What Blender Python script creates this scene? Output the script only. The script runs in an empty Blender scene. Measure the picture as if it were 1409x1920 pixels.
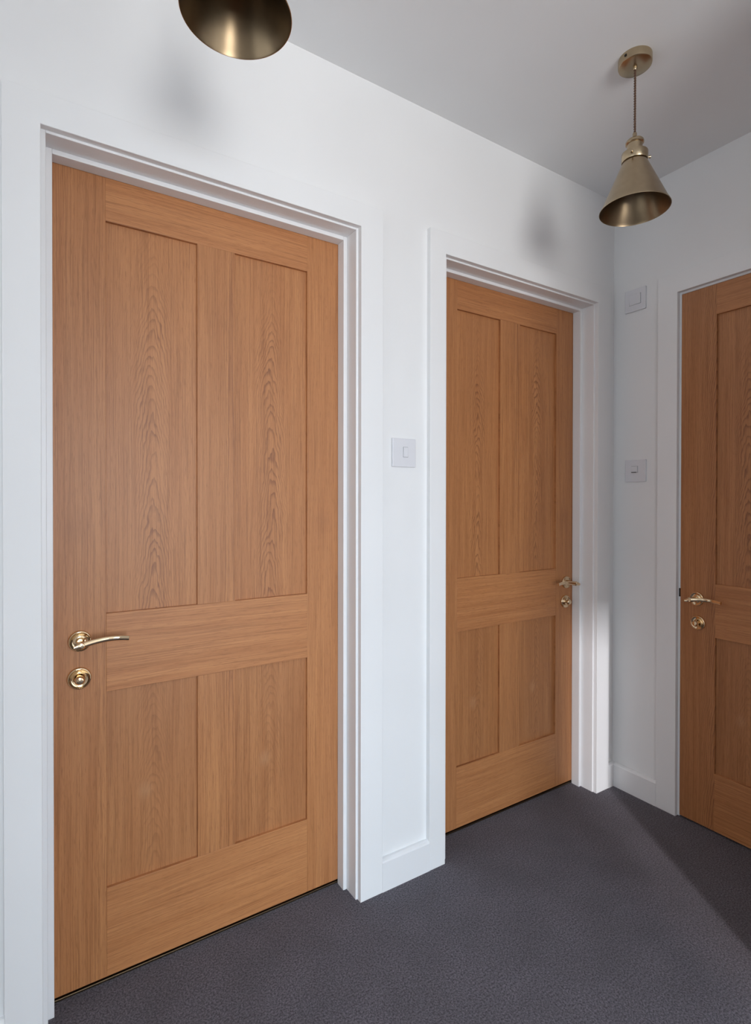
import bpy, bmesh, math
from mathutils import Vector, Matrix
PI = math.pi
sc = bpy.context.scene
COL = sc.collection

# ------------------------------------------------------------------ camera
cam = bpy.data.cameras.new('camera')
cam.sensor_fit = 'HORIZONTAL'; cam.sensor_width = 36.0
cam.lens = 1015.29 / 1409 * 36.0
cam.shift_x = -(707.33 - 704.5) / 1409
cam.shift_y = (946.27 - 960.0) / 1409
cam.clip_start = 0.02
camo = bpy.data.objects.new('camera', cam); COL.objects.link(camo)
R_, U_, F_ = Vector((.84325836, -.537507, .00124593)), Vector((.00252079, .00627261, .99997715)), Vector((.53750254, .84323595, -.00664437))
M = Matrix((R_, U_, -F_)).transposed().to_4x4()
M.translation = Vector((-.0462, -1.3965, 1.1971))
camo.matrix_world = M
sc.camera = camo

# ------------------------------------------------------------------ light
sc.view_settings.view_transform = 'Standard'
sc.view_settings.look = 'None'
sc.view_settings.gamma = 1.0
sc.view_settings.use_curve_mapping = False
sc.view_settings.exposure = 0.0
w = bpy.data.worlds.new('world'); sc.world = w; w.use_nodes = True
w.node_tree.nodes['Background'].inputs[0].default_value = (.62, .78, 1, 1)
w.node_tree.nodes['Background'].inputs[1].default_value = 0.25

def area(name, loc, rot, sx, sy, power, col, spread=PI):
    l = bpy.data.lights.new(name, 'AREA'); l.shape = 'RECTANGLE'; l.size = sx; l.size_y = sy
    l.energy = power; l.color = col; l.spread = spread
    o = bpy.data.objects.new(name, l); COL.objects.link(o); o.location = loc; o.rotation_euler = rot
    return o
# daylight in the window openings of the landing behind the camera: the pane itself, plus the sky
# seen through its upper part (bluish, falling steeply) and a low beam from the slim side window
YW = -4.90
area('window_daylight', (-.11, YW + .01, 1.15), (math.radians(98), 0, 0), 1.44, 1.70, 104, (1.0, .998, .99))
area('window_skylight', (-.11, YW + .08, 1.75), (math.radians(48), 0, 0), 1.44, .50, 25, (.24, .62, 1.0), math.radians(96))
area('hall_fill', (-1.59, -1.0, 1.35), (PI / 2, 0, -PI / 2), 1.40, 1.50, 10, (.93, .97, 1.0))  # added fill from the left, brightens the right wall; no known source there
# veiled low sun that slips through the slim side window and grazes the corner of the hall
SUN_EL = math.radians(14)
_sd = Vector((.512 * math.cos(SUN_EL), .859 * math.cos(SUN_EL), -math.sin(SUN_EL)))
sun = bpy.data.lights.new('sun', 'SUN'); sun.energy = 2.9; sun.angle = math.radians(2.2); sun.color = (.97, .96, 1.0)
suno = bpy.data.objects.new('sun', sun); COL.objects.link(suno); suno.location = (-3, -8, 4); suno.rotation_euler = _sd.to_track_quat('-Z', 'Y').to_euler()

# ------------------------------------------------------------------ materials
def lin(r, g, b):
    f = lambda c: ((c / 255 + .055) / 1.055) ** 2.4 if c > 10 else c / 255 / 12.92
    return (f(r), f(g), f(b), 1)
class NT:
    def __init__(s, name):
        s.m = bpy.data.materials.new(name); s.m.use_nodes = True
        s.t = s.m.node_tree; s.b = s.t.nodes['Principled BSDF']
    def n(s, ty, **kw):
        x = s.t.nodes.new(ty)
        for k, v in kw.items(): setattr(x, k, v)
        return x
    def l(s, a, b): s.t.links.new(a, b)
    def put(s, sock, v):
        if hasattr(v, 'links'): s.l(v, sock)
        else: sock.default_value = v
    def math(s, op, a, b=0.0, c=None, clamp=False):
        x = s.n('ShaderNodeMath', operation=op); x.use_clamp = clamp
        s.put(x.inputs[0], a); s.put(x.inputs[1], b)
        if c is not None: s.put(x.inputs[2], c)
        return x.outputs[0]
    def noise(s, vec, scale=1.0, detail=2.0, rough=.5, dist=0.0):
        x = s.n('ShaderNodeTexNoise'); s.put(x.inputs['Vector'], vec)
        x.inputs['Scale'].default_value = scale; x.inputs['Detail'].default_value = detail
        x.inputs['Roughness'].default_value = rough; x.inputs['Distortion'].default_value = dist
        return x.outputs['Fac']
    def vec(s, a, b, c):
        x = s.n('ShaderNodeCombineXYZ'); s.put(x.inputs[0], a); s.put(x.inputs[1], b); s.put(x.inputs[2], c); return x.outputs[0]
    def mix(s, f, a, b, mode='MIX'):
        x = s.n('ShaderNodeMix', data_type='RGBA', blend_type=mode)
        s.put(x.inputs[0], f); s.put(x.inputs[6], a); s.put(x.inputs[7], b); return x.outputs[2]
    def rng(s, v, a, b, c=0.0, d=1.0, smooth=False):
        x = s.n('ShaderNodeMapRange'); x.clamp = True
        if smooth: x.interpolation_type = 'SMOOTHSTEP'
        s.put(x.inputs[0], v); x.inputs[1].default_value = a; x.inputs[2].default_value = b
        x.inputs[3].default_value = c; x.inputs[4].default_value = d; return x.outputs[0]
    def bump(s, h, strength, dist):
        x = s.n('ShaderNodeBump'); x.inputs['Strength'].default_value = strength; x.inputs['Distance'].default_value = dist
        s.l(h, x.inputs['Height']); s.l(x.outputs[0], s.b.inputs['Normal'])

def paint(name, col, rough, bump=0.0, scale=60):
    n = NT(name); tc = n.n('ShaderNodeTexCoord').outputs['Object']
    f = n.noise(tc, 3.0, 1)
    c2 = tuple(x * .975 for x in col[:3]) + (1,)
    n.l(n.mix(n.rng(f, .3, .7), col, c2), n.b.inputs['Base Color'])
    n.b.inputs['Roughness'].default_value = rough
    if bump: n.bump(n.noise(tc, scale, 3), bump, .001)
    return n.m
WHITE = (.86, .86, .86, 1)
M_wall = paint('wall_paint', WHITE, .75)
M_ceil = paint('ceiling_paint', (.86, .86, .86, 1), .85)
M_trim = paint('trim_gloss', (.86, .86, .865, 1), .38)
M_plastic = paint('switch_plastic', (.77, .77, .80, 1), .30)

def wood(name, horiz=False, cath=0.0, blob=None, x0=0.0, peak=0.0, k=6.2, slope=1.0, wide=.050, warp_k=.15):
    """Oak veneer: Object coordinates, grain along local z (or x for rails)."""
    n = NT(name)
    sp = n.n('ShaderNodeSeparateXYZ'); n.l(n.n('ShaderNodeTexCoord').outputs['Object'], sp.inputs[0])
    X, Y, Z = sp.outputs
    oi = n.n('ShaderNodeObjectInfo'); so = n.n('ShaderNodeSeparateColor'); n.l(oi.outputs['Color'], so.inputs[0])
    seed = n.math('MULTIPLY', so.outputs[0], 53.0)
    a, g = (Z, X) if horiz else (X, Z)          # across, along the grain
    wob = n.math('MULTIPLY', n.math('SUBTRACT', n.noise(n.vec(n.math('MULTIPLY', a, 9.0), seed, n.math('MULTIPLY', g, 3.0)), 1.0, 2), .5), .012)
    aw = n.math('ADD', a, wob)
    fine = n.noise(n.vec(n.math('MULTIPLY', aw, 430.0), seed, n.math('MULTIPLY', g, 4.5)), 1.0, 3, .6)
    pores = n.noise(n.vec(n.math('MULTIPLY', aw, 700.0), seed, n.math('MULTIPLY', g, 34.0)), 1.0, 2, .6)
    med = n.noise(n.vec(n.math('MULTIPLY', aw, 55.0), seed, n.math('MULTIPLY', g, 1.6)), 1.0, 3, .55)
    big = n.noise(n.vec(n.math('MULTIPLY', a, 7.0), seed, n.math('MULTIPLY', g, 1.3)), 1.0, 2)
    light, mid, dark = (.555, .247, .094, 1), (.445, .179, .063, 1), (.235, .080, .025, 1)
    col = n.mix(n.rng(med, .28, .72), light, mid)
    col = n.mix(n.math('MULTIPLY', n.rng(fine, .46, .70), .62), col, dark)
    col = n.mix(n.math('MULTIPLY', n.rng(pores, .54, .72), .55), col, dark)
    col = n.mix(n.math('MULTIPLY', n.rng(big, .3, .7), .22), col, (.33, .135, .058, 1))
    if cath:
        xc = n.math('ADD', n.math('SUBTRACT', a, x0), n.math('MULTIPLY', n.math('SUBTRACT', n.noise(n.vec(seed, 2.0, n.math('MULTIPLY', g, 5.0)), 1.0, 3), .5), .035 if slope >= .5 else .008))
        rad = n.math('SQRT', n.math('ADD', n.math('POWER', xc, 2.0), .0003))
        warp = n.math('MULTIPLY', n.noise(n.vec(n.math('MULTIPLY', a, 30.0), seed, n.math('MULTIPLY', g, 9.0)), 1.0, 3), warp_k)
        # arches: above the eye they open downwards, in the eye they close to ellipses
        gz = n.math('SUBTRACT', g, peak)
        eye = n.math('SQRT', n.math('ADD', n.math('POWER', gz, 2.0), .0016))
        f = n.math('ADD', n.math('ADD', n.math('MULTIPLY', n.math('ADD', n.math('MULTIPLY', gz, 1.02), n.math('MULTIPLY', eye, .28)), slope), n.math('MULTIPLY', rad, k)), warp)
        fr = n.math('FRACT', n.math('MULTIPLY', f, 27.0))
        ring = n.math('MULTIPLY', n.rng(fr, .45, .93, smooth=True), n.rng(fr, .93, 1.0, 1.0, 0.0))
        fall = n.math('MULTIPLY', n.rng(rad, .016, wide + .012, 1.0, .10, True), n.rng(n.noise(n.vec(n.math('MULTIPLY', a, 14.0), seed, n.math('MULTIPLY', g, 4.0)), 1.0, 2), .20, .52))
        if slope >= 1.0: fall = n.math('MULTIPLY', fall, n.rng(g, .20, .42, 1.0, .25, True))
        brk = n.rng(pores, .32, .62, .55, 1.0)
        col = n.mix(n.math('MULTIPLY', n.math('MULTIPLY', ring, n.math('MULTIPLY', fall, brk)), cath), col, (.205, .072, .030, 1))
    for bl in (blob or []):
        bx, bz, br, k = bl
        d = n.math('SQRT', n.math('ADD', n.math('POWER', n.math('MULTIPLY', n.math('SUBTRACT', a, bx), 1.0), 2.0), n.math('POWER', n.math('MULTIPLY', n.math('SUBTRACT', g, bz), .75), 2.0)))
        ray = n.noise(n.vec(n.math('MULTIPLY', a, 150.0), seed, n.math('MULTIPLY', g, 60.0)), 1.0, 2)
        m_ = n.math('MULTIPLY', n.rng(d, 0.0, br, 1.0, 0.0, True), n.math('ADD', n.math('MULTIPLY', ray, .8), .35))
        col = n.mix(n.math('MULTIPLY', m_, abs(k)), col, (.66, .38, .20, 1) if k > 0 else (.26, .10, .04, 1))
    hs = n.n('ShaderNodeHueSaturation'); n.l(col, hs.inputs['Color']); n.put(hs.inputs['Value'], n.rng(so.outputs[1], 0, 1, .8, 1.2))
    n.l(hs.outputs[0], n.b.inputs['Base Color'])
    n.b.inputs['Roughness'].default_value = .45
    n.b.inputs['Specular IOR Level'].default_value = .5
    n.bump(n.math('ADD', fine, pores), .10, .0006)
    return n.m
W_stile = wood('oak_stile')
W_stile_knot = wood('oak_stile_knot', blob=[(-.005, .125, .045, -.30)])
W_rail = wood('oak_rail', horiz=True)
W_panel = wood('oak_panel', cath=.90, peak=.06)
W_panel_low = wood('oak_panel_low', cath=.38, peak=-.1, blob=[(-.02, -.03, .026, .34)])
W_munt = wood('oak_muntin', cath=.60, x0=.040, k=11.0, slope=.03, wide=.06, warp_k=.02)
W_stile_fig = wood('oak_stile_figured', cath=.85, x0=.075, peak=.35, k=6.0, slope=.55, wide=.075, warp_k=.08)

def metal(name, col, rough, var=.0, aniso=0.0):
    n = NT(name); tc = n.n('ShaderNodeTexCoord').outputs['Object']
    f = n.noise(tc, 40.0, 4)
    c2 = tuple(x * (1 - var) for x in col[:3]) + (1,)
    n.l(n.mix(n.rng(f, .3, .7), col, c2), n.b.inputs['Base Color'])
    n.b.inputs['Metallic'].default_value = 1.0; n.b.inputs['Roughness'].default_value = rough
    n.b.inputs['Anisotropic'].default_value = aniso
    return n.m
M_brass = metal('polished_brass', (.80, .625, .41, 1), .08, .05)
M_antique = metal('antique_brass', (.52, .415, .275, 1), .27, .12)
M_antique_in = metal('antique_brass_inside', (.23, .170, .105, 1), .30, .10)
M_steel = metal('dark_steel', (.05, .045, .04, 1), .45)
def plain(name, col, rough):
    n = NT(name); tc = n.n('ShaderNodeTexCoord').outputs['Object']
    n.l(n.mix(n.noise(tc, 200.0, 2), col, tuple(x * .7 for x in col[:3]) + (1,)), n.b.inputs['Base Color'])
    n.b.inputs['Roughness'].default_value = rough; return n.m
M_dark = plain('dark_gap', (.006, .005, .005, 1), .9)
M_grey = plain('switch_grey_line', (.42, .42, .44, 1), .5)
def cord_mat():
    n = NT('twisted_cord'); tc = n.n('ShaderNodeTexCoord').outputs['Object']
    n.l(n.mix(n.rng(n.noise(tc, 500.0, 2), .35, .65), (.16, .085, .05, 1), (.07, .035, .022, 1)), n.b.inputs['Base Color'])
    n.b.inputs['Roughness'].default_value = .85; return n.m
M_cord = cord_mat()
def carpet():
    n = NT('grey_carpet'); tc = n.n('ShaderNodeTexCoord').outputs['Object']
    f1 = n.noise(tc, 215.0, 4, .75); f2 = n.noise(tc, 420.0, 3, .7); f3 = n.noise(tc, 7.0, 3)
    c = n.mix(n.rng(f1, .38, .62), (.055, .050, .060, 1), (.300, .270, .312, 1))
    c = n.mix(n.math('MULTIPLY', n.rng(f2, .4, .65), .5), c, (.035, .031, .037, 1))
    c = n.mix(n.math('MULTIPLY', n.rng(f3, .35, .68), .25), c, (.055, .050, .054, 1))
    n.l(c, n.b.inputs['Base Color']); n.b.inputs['Roughness'].default_value = 1.0
    n.b.inputs['Specular IOR Level'].default_value = .1
    n.b.inputs['Sheen Weight'].default_value = .15
    n.bump(n.math('ADD', f1, f2), .9, .004); return n.m
M_carpet = carpet()

# ------------------------------------------------------------------ builders
def link(name, me, mat, parent=None, loc=(0, 0, 0), rot=(0, 0, 0), seed=None, val=.5):
    o = bpy.data.objects.new(name, me); COL.objects.link(o)
    if mat: me.materials.append(mat)
    o.location = loc; o.rotation_euler = rot; o.parent = parent
    if seed is not None: o.color = (seed % 1.0, val, 0, 1)
    return o
SEED = [0.0]
def box(name, x0, x1, y0, y1, z0, z1, mat, parent=None, bevel=0.0, val=.5):
    c = Vector(((x0 + x1) / 2, (y0 + y1) / 2, (z0 + z1) / 2)); h = ((x1 - x0) / 2, (y1 - y0) / 2, (z1 - z0) / 2)
    bm = bmesh.new(); bmesh.ops.create_cube(bm, size=2)
    for v in bm.verts: v.co = Vector((v.co.x * h[0], v.co.y * h[1], v.co.z * h[2]))
    if bevel: bmesh.ops.bevel(bm, geom=bm.edges[:], offset=bevel, segments=2, affect='EDGES', profile=.6)
    me = bpy.data.meshes.new(name); bm.to_mesh(me); bm.free()
    SEED[0] += .1377
    return link(name, me, mat, parent, c, seed=SEED[0], val=val)
def boxes(name, lst, mat, parent=None):
    bm = bmesh.new()
    for (x0, x1, y0, y1, z0, z1) in lst:
        r = bmesh.ops.create_cube(bm, size=1)
        for v in r['verts']: v.co = Vector(((x0 + x1) / 2 + v.co.x * (x1 - x0), (y0 + y1) / 2 + v.co.y * (y1 - y0), (z0 + z1) / 2 + v.co.z * (z1 - z0)))
    me = bpy.data.meshes.new(name); bm.to_mesh(me); bm.free()
    return link(name, me, mat, parent)
def lathe(name, prof, mat, parent=None, loc=(0, 0, 0), rot=(0, 0, 0), seg=64, smooth=True, sharp=35):
    """prof: list of (radius, z) turned around z; radius 0 closes with a point."""
    bm = bmesh.new(); rings = []
    for r, z in prof:
        if r <= 1e-6: rings.append([bm.verts.new((0, 0, z))])
        else: rings.append([bm.verts.new((r * math.cos(2 * PI * k / seg), r * math.sin(2 * PI * k / seg), z)) for k in range(seg)])
    for a, b in zip(rings, rings[1:]):
        for k in range(seg):
            k2 = (k + 1) % seg
            if len(a) == 1 and len(b) == 1: continue
            if len(a) == 1: bm.faces.new((a[0], b[k], b[k2]))
            elif len(b) == 1: bm.faces.new((a[k], b[0], a[k2]))
            else: bm.faces.new((a[k], b[k], b[k2], a[k2]))
    bmesh.ops.recalc_face_normals(bm, faces=bm.faces[:])
    for f in bm.faces: f.smooth = smooth
    for e in bm.edges:
        if len(e.link_faces) == 2 and e.calc_face_angle() > math.radians(sharp): e.smooth = False
    me = bpy.data.meshes.new(name); bm.to_mesh(me); bm.free()
    return link(name, me, mat, parent, loc, rot)
def sweep(name, pts, secs, mat, parent=None, seg=16, loc=(0, 0, 0), up=Vector((0, 0, 1))):
    """tube along pts; secs gives (half width, half height) for each point"""
    bm = bmesh.new(); rings = []
    P = [Vector(p) for p in pts]
    for i, p in enumerate(P):
        t = (P[min(i + 1, len(P) - 1)] - P[max(i - 1, 0)]).normalized()
        s = t.cross(up).normalized(); n = s.cross(t).normalized()
        a, b = secs[i]
        rings.append([bm.verts.new(p + s * (a * math.cos(2 * PI * k / seg)) + n * (b * math.sin(2 * PI * k / seg))) for k in range(seg)])
    for r, q in zip(rings, rings[1:]):
        for k in range(seg): bm.faces.new((r[k], q[k], q[(k + 1) % seg], r[(k + 1) % seg]))
    bm.faces.new(rings[0]); bm.faces.new(rings[-1])
    bmesh.ops.recalc_face_normals(bm, faces=bm.faces[:])
    for f in bm.faces: f.smooth = len(f.verts) == 4
    for e in bm.edges:
        if len(e.link_faces) == 2 and e.calc_face_angle() > 1.0: e.smooth = False
    me = bpy.data.meshes.new(name); bm.to_mesh(me); bm.free()
    return link(name, me, mat, parent, loc)
def empty(name, loc, rz=0.0, parent=None):
    o = bpy.data.objects.new(name, None); COL.objects.link(o); o.location = loc; o.rotation_euler = (0, 0, rz); o.parent = parent
    o.empty_display_size = .1
    return o
def tag(o, label, cat=None, group=None, kind=None):
    o['label'] = label
    if cat: o['category'] = cat
    if group: o['group'] = group
    if kind: o['kind'] = kind
    return o
def struct(o, label): return tag(o, label, None, None, 'structure')

# ------------------------------------------------------------------ setting
XC, H, TA = 2.0319, 2.4618, .018          # corner, ceiling height, architrave thickness
D1, D2, D3 = .0931, .0931, -.0056         # door faces behind the plaster
XL, YB = -1.60, YW                        # left wall, far end of the landing
XP, YP = 1.305, -1.15                      # corner of the partition behind the camera
YF = YB - .14
struct(boxes('floor', [(XL - .2, XC + .2, YF, .6, -.06, 0)], M_carpet), 'dark grey carpet covering the whole hallway floor')
struct(boxes('ceiling', [(XL - .2, XC + .2, YF, .6, H, H + .08)], M_ceil), 'plain white hallway ceiling')
L1, R1_, T1 = -.0190, .7695, 2.004        # inner faces of the linings
L2, R2_, T2 = 1.1170, 1.8965, 2.001
LT = .026
struct(boxes('wall_back', [(XL, L1 - LT, 0, .13, 0, H), (R1_ + LT, L2 - LT, 0, .13, 0, H), (R2_ + LT, XC + .13, 0, .13, 0, H),
                           (L1 - LT, R1_ + LT, 0, .13, T1 + LT, H), (L2 - LT, R2_ + LT, 0, .13, T2 + LT, H)], M_wall), 'white painted wall with the two oak doors')
Y3A, Y3B, T3 = -.2845, -1.0515, 1.9805    # clear opening of the right hand door
struct(boxes('wall_right', [(XC, XC + .13, Y3A + LT, 0, 0, H), (XC, XC + .13, YP - .13, Y3B - LT, 0, H), (XC, XC + .13, Y3B - LT, Y3A + LT, T3 + LT, H)], M_wall), 'white painted end wall with the right-hand oak door')
struct(boxes('wall_left', [(XL - .13, XL, YF, -1.72, 0, H), (XL - .13, XL, -.28, .6, 0, H), (XL - .13, XL, -1.72, -.28, 0, .58), (XL - .13, XL, -1.72, -.28, 2.12, H)], M_wall), 'white painted wall to the left of the camera')  # opening invented to go with the added hall fill
struct(boxes('wall_front', [(XP, XC + .13, YP - .13, YP, 0, H), (XP, XP + .13, YF, YP - .13, 0, H), (XL, -.05, -2.13, -2.0, 0, H)], M_wall), 'white painted partition behind the camera, plus an unseen wall piece added to dim the left')  # last box is unseen, added to block window light on the left
# end wall of the landing with its two window openings
WX0, WX1, WZ0, WZ1 = -.84, .62, .28, 2.02
SX0, SX1, SZ0, SZ1 = -1.14, -.88, .55, 2.14   # slim window beside it
struct(boxes('wall_end', [(XL, SX0, YF, YB, 0, H), (SX0, SX1, YF, YB, 0, SZ0), (SX0, SX1, YF, YB, SZ1, H), (SX1, WX0, YF, YB, 0, H), (WX0, WX1, YF, YB, 0, WZ0), (WX0, WX1, YF, YB, WZ1, H), (WX1, XP, YF, YB, 0, H)], M_wall),
       'white wall with the windows at the far end of the landing')

struct(boxes('wall_light_block', [(XL - .2, XC + .2, .58, .6, 0, H), (XC + .18, XC + .2, YP - .3, .6, 0, H)], M_wall), 'unseen wall added behind the closed doors to block sky light')  # added out of view so no sky light leaks under the doors

def frame(name, rz, org, L, Rr, T, arch, stop, label, depth=.13, cut_low=None):
    """door lining, stops and architraves in door-local axes: x along the wall, y into it"""
    e = empty(name, org, rz); struct(e, label)
    def B(n, *a, bev=.0015): return box(n, *a, M_trim, e, bev)
    B('jamb', L - LT, L, 0, depth, 0, T + LT); B('jamb', Rr, Rr + LT, 0, depth, 0, T + LT); B('head_jamb', L, Rr, 0, depth, T, T + LT)
    if stop:
        sy, sl, sr, st, back = stop
        B('door_stop', L, sl, sy, back, 0, T); B('door_stop', sr, Rr, sy, back, 0, T); B('door_stop', sl, sr, sy, back, st, T)
    al0, al1, ar0, ar1, at0, at1 = arch      # left outer/inner, right inner/outer, top inner/outer
    bm = bmesh.new()                         # one continuous painted surround
    out = [(al0, 0), (al0, at1), (ar1, at1), (ar1, 0), (ar0, 0), (ar0, at0), (al1, at0), (al1, 0)]
    f = bm.faces.new([bm.verts.new((x, -TA, z)) for x, z in out])
    r = bmesh.ops.extrude_face_region(bm, geom=[f])
    for v in r['geom']:
        if isinstance(v, bmesh.types.BMVert): v.co.y = 0
    bmesh.ops.recalc_face_normals(bm, faces=bm.faces[:])
    ed = [q for q in bm.edges if abs(q.verts[0].co.y + TA) < 1e-6 and abs(q.verts[1].co.y + TA) < 1e-6]
    bmesh.ops.bevel(bm, geom=ed, offset=.0018, segments=2, affect='EDGES', profile=.6)
    me = bpy.data.meshes.new('architrave'); bm.to_mesh(me); bm.free(); link('architrave', me, M_wall, e)
    return e
frame('trim_1', 0, (0, 0, 0), L1, R1_, T1, (-.0985, -.0288, .7765, .8548, 2.0095, 2.079), (.055, -.0055, .7575, 1.9925, D1 - .001),
      'white door frame around the large left oak door')
frame('trim_2', 0, (0, 0, 0), L2, R2_, T2, (1.0355, 1.1005, 1.9015, 1.981, 2.0065, 2.078), (.055, 1.131, 1.8840, 1.9905, D2 - .001),
      'white door frame around the middle oak door')
t3 = frame('trim_3', -PI / 2, (XC, 0, 0), -Y3A, -Y3B, T3, (.2005, .2765, 1.0595, 1.1355, 1.9885, 2.064), None,
           'white door frame around the oak door on the end wall', .13)
sp_ = box('strike_plate', .2788, .2866, -.0016, .02, .836, .868, M_dark, t3, .001); sp_['label'] = 'small dark strike plate recess in the white frame'

def skirt_profile(name, length, mat):
    """baseboard with a chamfered top edge, length along x, front at y=-TA"""
    pr = [(0, 0), (-TA, 0), (-TA, .0895), (-TA * .86, .0935), (-TA * .60, .0965), (-TA * .45, .0975), (0, .0975)]
    bm = bmesh.new(); a = [bm.verts.new((0, y, z)) for y, z in pr]; b = [bm.verts.new((length, y, z)) for y, z in pr]
    for k in range(len(pr)): bm.faces.new((a[k], a[(k + 1) % len(pr)], b[(k + 1) % len(pr)], b[k]))
    bm.faces.new(a); bm.faces.new(b); bmesh.ops.recalc_face_normals(bm, faces=bm.faces[:])
    me = bpy.data.meshes.new(name); bm.to_mesh(me); bm.free(); return link(name, me, mat)
s = skirt_profile('baseboard_back', 1.0355 - .8548, M_trim); s.location = (.8548, 0, 0); struct(s, 'short white baseboard between the two back doors')
s = skirt_profile('baseboard_back', XC - 1.981, M_trim); s.location = (1.981, 0, 0); struct(s, 'tiny white baseboard between middle door frame and corner')
s = skirt_profile('baseboard_back', -.0985 - XL, M_trim); s.location = (XL, 0, 0); struct(s, 'white baseboard left of the large oak door')
s = skirt_profile('baseboard_right', .2005 - TA, M_trim); s.location = (XC, -TA, 0); s.rotation_euler = (0, 0, -PI / 2); struct(s, 'short white baseboard on the end wall by the corner')
s = skirt_profile('baseboard_right', -YP - 1.1355, M_trim); s.location = (XC, -1.1355, 0); s.rotation_euler = (0, 0, -PI / 2); struct(s, 'white baseboard on the end wall past the door')
struct(box('trim_4', L1, R1_, D1 + .002, D1 + .034, 0, .0065, M_antique_in, None, .002), 'thin brass threshold strip under the large left door')
struct(box('trim_5', L2, R2_, D2 + .002, D2 + .034, 0, .0065, M_antique_in, None, .002), 'thin brass threshold strip under the middle door')

# ------------------------------------------------------------------ doors
LEV = [(-.0159, .0597, -.0031), (.004, .0537, .0011), (.024, .0483, .0041), (.044, .0442, .0058), (.064, .0422, .0063), (.083, .0431, .0055), (.1034, .0476, .0034)]
def cr(pts, n=5):
    out = []; P = [Vector(p) for p in pts]; P = [2 * P[0] - P[1]] + P + [2 * P[-1] - P[-2]]
    for i in range(1, len(P) - 2):
        for k in range(n):
            t = k / n; a, b, c, d = P[i - 1:i + 3]
            out.append(.5 * ((2 * b) + (c - a) * t + (2 * a - 5 * b + 4 * c - d) * t * t + (3 * b - a - 3 * c + d) * t ** 3))
    out.append(P[-2]); return out
def rose(name, parent, loc, r=.0255):
    prof = [(0, 0), (r, 0), (r, .0035), (r * .975, .0062), (r * .93, .0078), (r * .88, .0080), (r * .84, .0066), (r * .60, .0058), (r * .56, .0072), (r * .40, .0078), (0, .0078)]
    return lathe(name, prof, M_brass, parent, loc, (PI / 2, 0, 0), 48, True, 50)
def handle(parent, x, z, sgn):
    h = empty('door_handle', (x, 0, z), 0, parent)
    h['label'] = 'polished brass lever handle on a round rose'
    rose('rose', h, (0, 0, 0))
    lathe('neck', [(.0105, .006), (.0098, .012), (.0088, .03), (.0088, .046), (.0095, .054), (.006, .059), (0, .060)], M_brass, h, (0, 0, 0), (PI / 2, 0, 0), 32)
    pts = cr([(sgn * s_, -o_, z_) for s_, o_, z_ in LEV]); n = len(pts)
    secs = []
    for i in range(n):
        t = i / (n - 1)
        a = .0046 - .0006 * t; b = .0074 - .0014 * t
        if t < .10: k = .35 + .65 * t / .10; a *= k; b *= (.55 + .45 * t / .10)
        secs.append((a, b))
    sweep('lever', pts, secs, M_brass, h, 20)
    return h
def thumb_turn(parent, x, z):
    t = empty('thumb_turn', (x, 0, z), 0, parent); t['label'] = 'round brass thumb turn below the handle'
    rose('rose', t, (0, 0, 0), .0265)
    lathe('ring', [(.0150, .006), (.0150, .0105), (.0140, .0120), (.0125, .0118), (.0120, .0095), (.0100, .0090), (0, .0090)], M_brass, t, (0, 0, 0), (PI / 2, 0, 0), 40)
    k = lathe('knob', [(.0045, .008), (.0045, .012), (.0085, .0145), (.0112, .0195), (.0108, .0245), (.0075, .0285), (0, .0300)], M_brass, t, (0, 0, 0), (PI / 2, 0, 0), 40)
    return t

ZREL = (.1076, 1.0774, 1.2707, 1.7614)
def door(name, rz, org, xs, lo, hi, zb, bottom, top, hx, hz, tx, tz, sgn, label, val=.5, fig=False):
    """xs: stile right edge, muntin left, muntin right, stile left edge (local); lo/hi outer edges"""
    e = empty(name, org, rz); struct(e, label)
    a, b, c, d_ = xs; TH = .035; RC = .0095
    zt = zb + 1.981; z1, z2, z3, z4 = [zt - q for q in ZREL]
    bv = .0008
    B = lambda n, x0, x1, z0, z1_, m, v=.5, y0=0.0: box(n, x0, x1, y0, TH - y0, z0, z1_, m, e, bv if y0 == 0 else 0, v)
    B('stile', lo, a, bottom, top, W_stile_fig if fig else W_stile_knot, val - .06); B('stile', d_, hi, bottom, top, W_stile_knot, val - .02)
    B('rail', a, d_, z1, top, W_rail, val + .10); B('rail', a, d_, z3, z2, W_rail, val + .14); B('rail', a, d_, bottom, z4, W_rail, val + .12)
    B('muntin', b, c, z2, z1, W_munt, val - .05); B('muntin', b, c, z4, z3, W_munt, val - .04)
    o = .004
    for x0, x1 in ((a, b), (c, d_)):
        B('panel', x0 - o, x1 + o, z2 - o, z1 + o, W_panel, val - .02, RC)
        B('panel', x0 - o, x1 + o, z4 - o, z3 + o, W_panel_low, val - .18, RC)
    handle(e, hx, hz, sgn); thumb_turn(e, tx, tz)
    return e
door('door_1', 0, (0, D1, 0), (.1082, .3296, .4324, .6538), L1 + .0025, R1_ - .0025, .014, .0135, T1 - .003, .0503, .858, .0489, .7682, 1,
     'large four-panel oak door nearest the camera, handle on its left', .5)
x2 = 1.1332
door('door_2', 0, (0, D2, 0), (x2 + .1123, x2 + .3268, x2 + .4336, x2 + .648), L2 + .0025, R2_ - .0025, .0147, .0135, T2 - .003, 1.8425, .858, 1.8375, .778, -1,
     'four-panel oak door by the corner, handle on its right', .46)
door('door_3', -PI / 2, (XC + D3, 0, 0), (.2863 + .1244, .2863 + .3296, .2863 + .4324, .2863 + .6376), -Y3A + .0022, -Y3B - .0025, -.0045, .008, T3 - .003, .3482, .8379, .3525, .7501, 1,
     'shaded four-panel oak door on the end wall, cut by the photo edge', .36, True)  # oak tone lowered here, putting part of the door's shade into its colour

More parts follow.
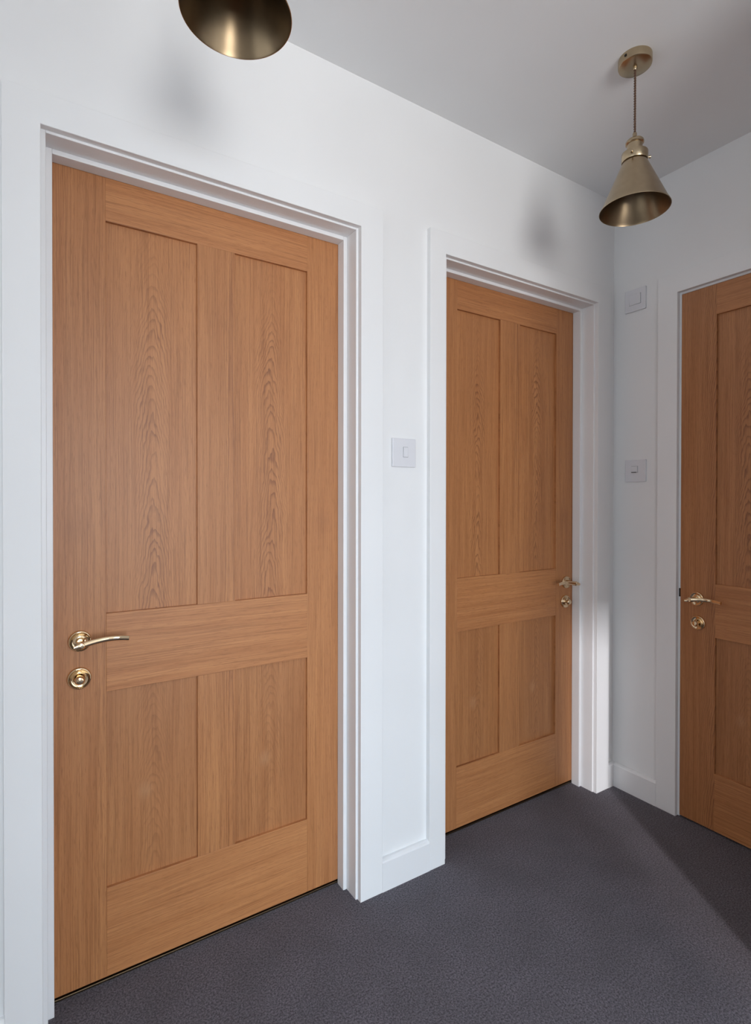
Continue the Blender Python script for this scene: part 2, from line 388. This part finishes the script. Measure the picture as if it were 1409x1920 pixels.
# ------------------------------------------------------------------ pendant lamps
def lamp(x, y, label):
    e = empty('pendant_lamp', (x, y, H)); tag(e, label, 'lamp', 'brass pendant lamps on the ceiling')
    rc = .0450
    lathe('canopy', [(0, 0), (rc, 0), (rc, -.018), (rc * .985, -.0215), (rc * .94, -.0230), (rc * .30, -.0245), (0, -.0245)], M_antique, e, seg=64)
    box('screw', -rc - .002, -rc + .003, -.003, .003, -.014, -.008, M_steel, e, .0008)
    lathe('cord_bush', [(.0055, -.024), (.0055, -.030), (.0040, -.033), (0, -.033)], M_antique, e, seg=24)
    for k in range(2):
        pts = []
        n = 200
        for i in range(n + 1):
            t = i / n; a_ = 2 * PI * 13 * t + k * PI
            pts.append((.0018 * math.cos(a_), .0018 * math.sin(a_), -.030 - t * (.218 - .030)))
        sweep('cord', pts, [(.0016, .0016)] * (n + 1), M_cord, e, 8, up=Vector((1, 0, .01)))
    lathe('cord_grip', [(0, -.212), (.0048, -.212), (.0058, -.214), (.0058, -.222), (.0075, -.225), (.0085, -.234), (0, -.234)], M_antique, e, seg=32)
    lathe('cap', [(0, -.231), (.0150, -.2315), (.0215, -.2335), (.0238, -.2362), (.0245, -.2385), (.0245, -.2425), (.0225, -.2445), (.0205, -.2455), (.0205, -.270), (.0235, -.272), (0, -.272)], M_antique, e, seg=64, sharp=28)
    c = lathe('collar', [(.0205, -.2640), (.0230, -.2665), (.0325, -.2688), (.0348, -.2702), (.0352, -.2720), (.0352, -.2925), (.0342, -.2945), (.0325, -.2945), (.0325, -.2730), (.0205, -.2715)], M_antique, e, seg=64, sharp=28)
    for an in (-40, 80, 200):
        a_ = math.radians(an)
        s_ = lathe('screw', [(0, .0), (.0022, .0), (.0022, .005), (.0040, .0055), (.0040, .0095), (.0030, .0105), (0, .0105)], M_antique, c, (.0335 * math.cos(a_), .0335 * math.sin(a_), -.283), (0, PI / 2, a_), 20)
    # conical shade, open below, with a rolled rim and real thickness
    sh = lathe('shade', [(.0200, -.2735), (.0290, -.2745), (.0296, -.2800), (.0300, -.2955), (.0330, -.2970), (.0345, -.3000), (.0890, -.4215), (.0925, -.4270), (.0942, -.4303), (.0941, -.4314), (.0932, -.4314)],
               M_antique, e, seg=96, sharp=60)
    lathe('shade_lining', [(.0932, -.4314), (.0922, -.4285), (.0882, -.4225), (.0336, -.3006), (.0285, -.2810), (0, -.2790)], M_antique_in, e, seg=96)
    lathe('lamp_holder', [(0, -.278), (.0165, -.278), (.0165, -.303), (.0150, -.306), (.0120, -.306), (0, -.300)], M_steel, e, seg=32)
    return e
lamp(1.410, -.481, 'brass pendant lamp hanging near the corner, whole cone and ceiling rose visible')
lamp(.252, -.478, 'brass pendant lamp above the large left door, cut by the top edge')

# ------------------------------------------------------------------ switches
def switch(name, org, rz, wd, rocker, label, cat, slit=None, dark=.0):
    """plate lies on the wall; local x along the wall, y into it, z up"""
    e = empty(name, org, rz); tag(e, label, cat)
    h = wd / 2
    box('plate', -h, h, -.0075, 0, -h, h, M_plastic, e, .0022)
    rw, rh, ox, oz = rocker
    box('surround', ox - rw / 2 - .0012, ox + rw / 2 + .0012, -.0079, -.006, oz - rh / 2 - .0012, oz + rh / 2 + .0012, M_grey, e, 0)
    r = box('rocker', ox - rw / 2, ox + rw / 2, -.0105, -.006, oz - rh / 2, oz + rh / 2, M_plastic, e, .0010)
    r.rotation_euler = (math.radians(4), 0, 0)
    if slit:
        sx, sz, sw = slit
        box('marking', sx - sw / 2, sx + sw / 2, -.0125, -.006, sz - .0012, sz + .0012, M_steel, e, 0)
    return e
switch('light_switch', (.9413, 0, 1.3490), 0, .0895, (.0165, .030, .004, .002), 'white light switch on the wall between the two back doors', 'switch')
switch('light_switch', (XC, -.1025, 1.3215), -PI / 2, .0895, (.026, .024, -.002, .006), 'white light switch at chest height beside the end-wall door frame', 'switch', slit=(-.004, -.006, .020))
switch('isolator_switch', (XC, -.0990, 2.0160), -PI / 2, .0895, (.048, .040, .0, .002), 'white isolator switch high on the end wall, above the light switch', 'switch')
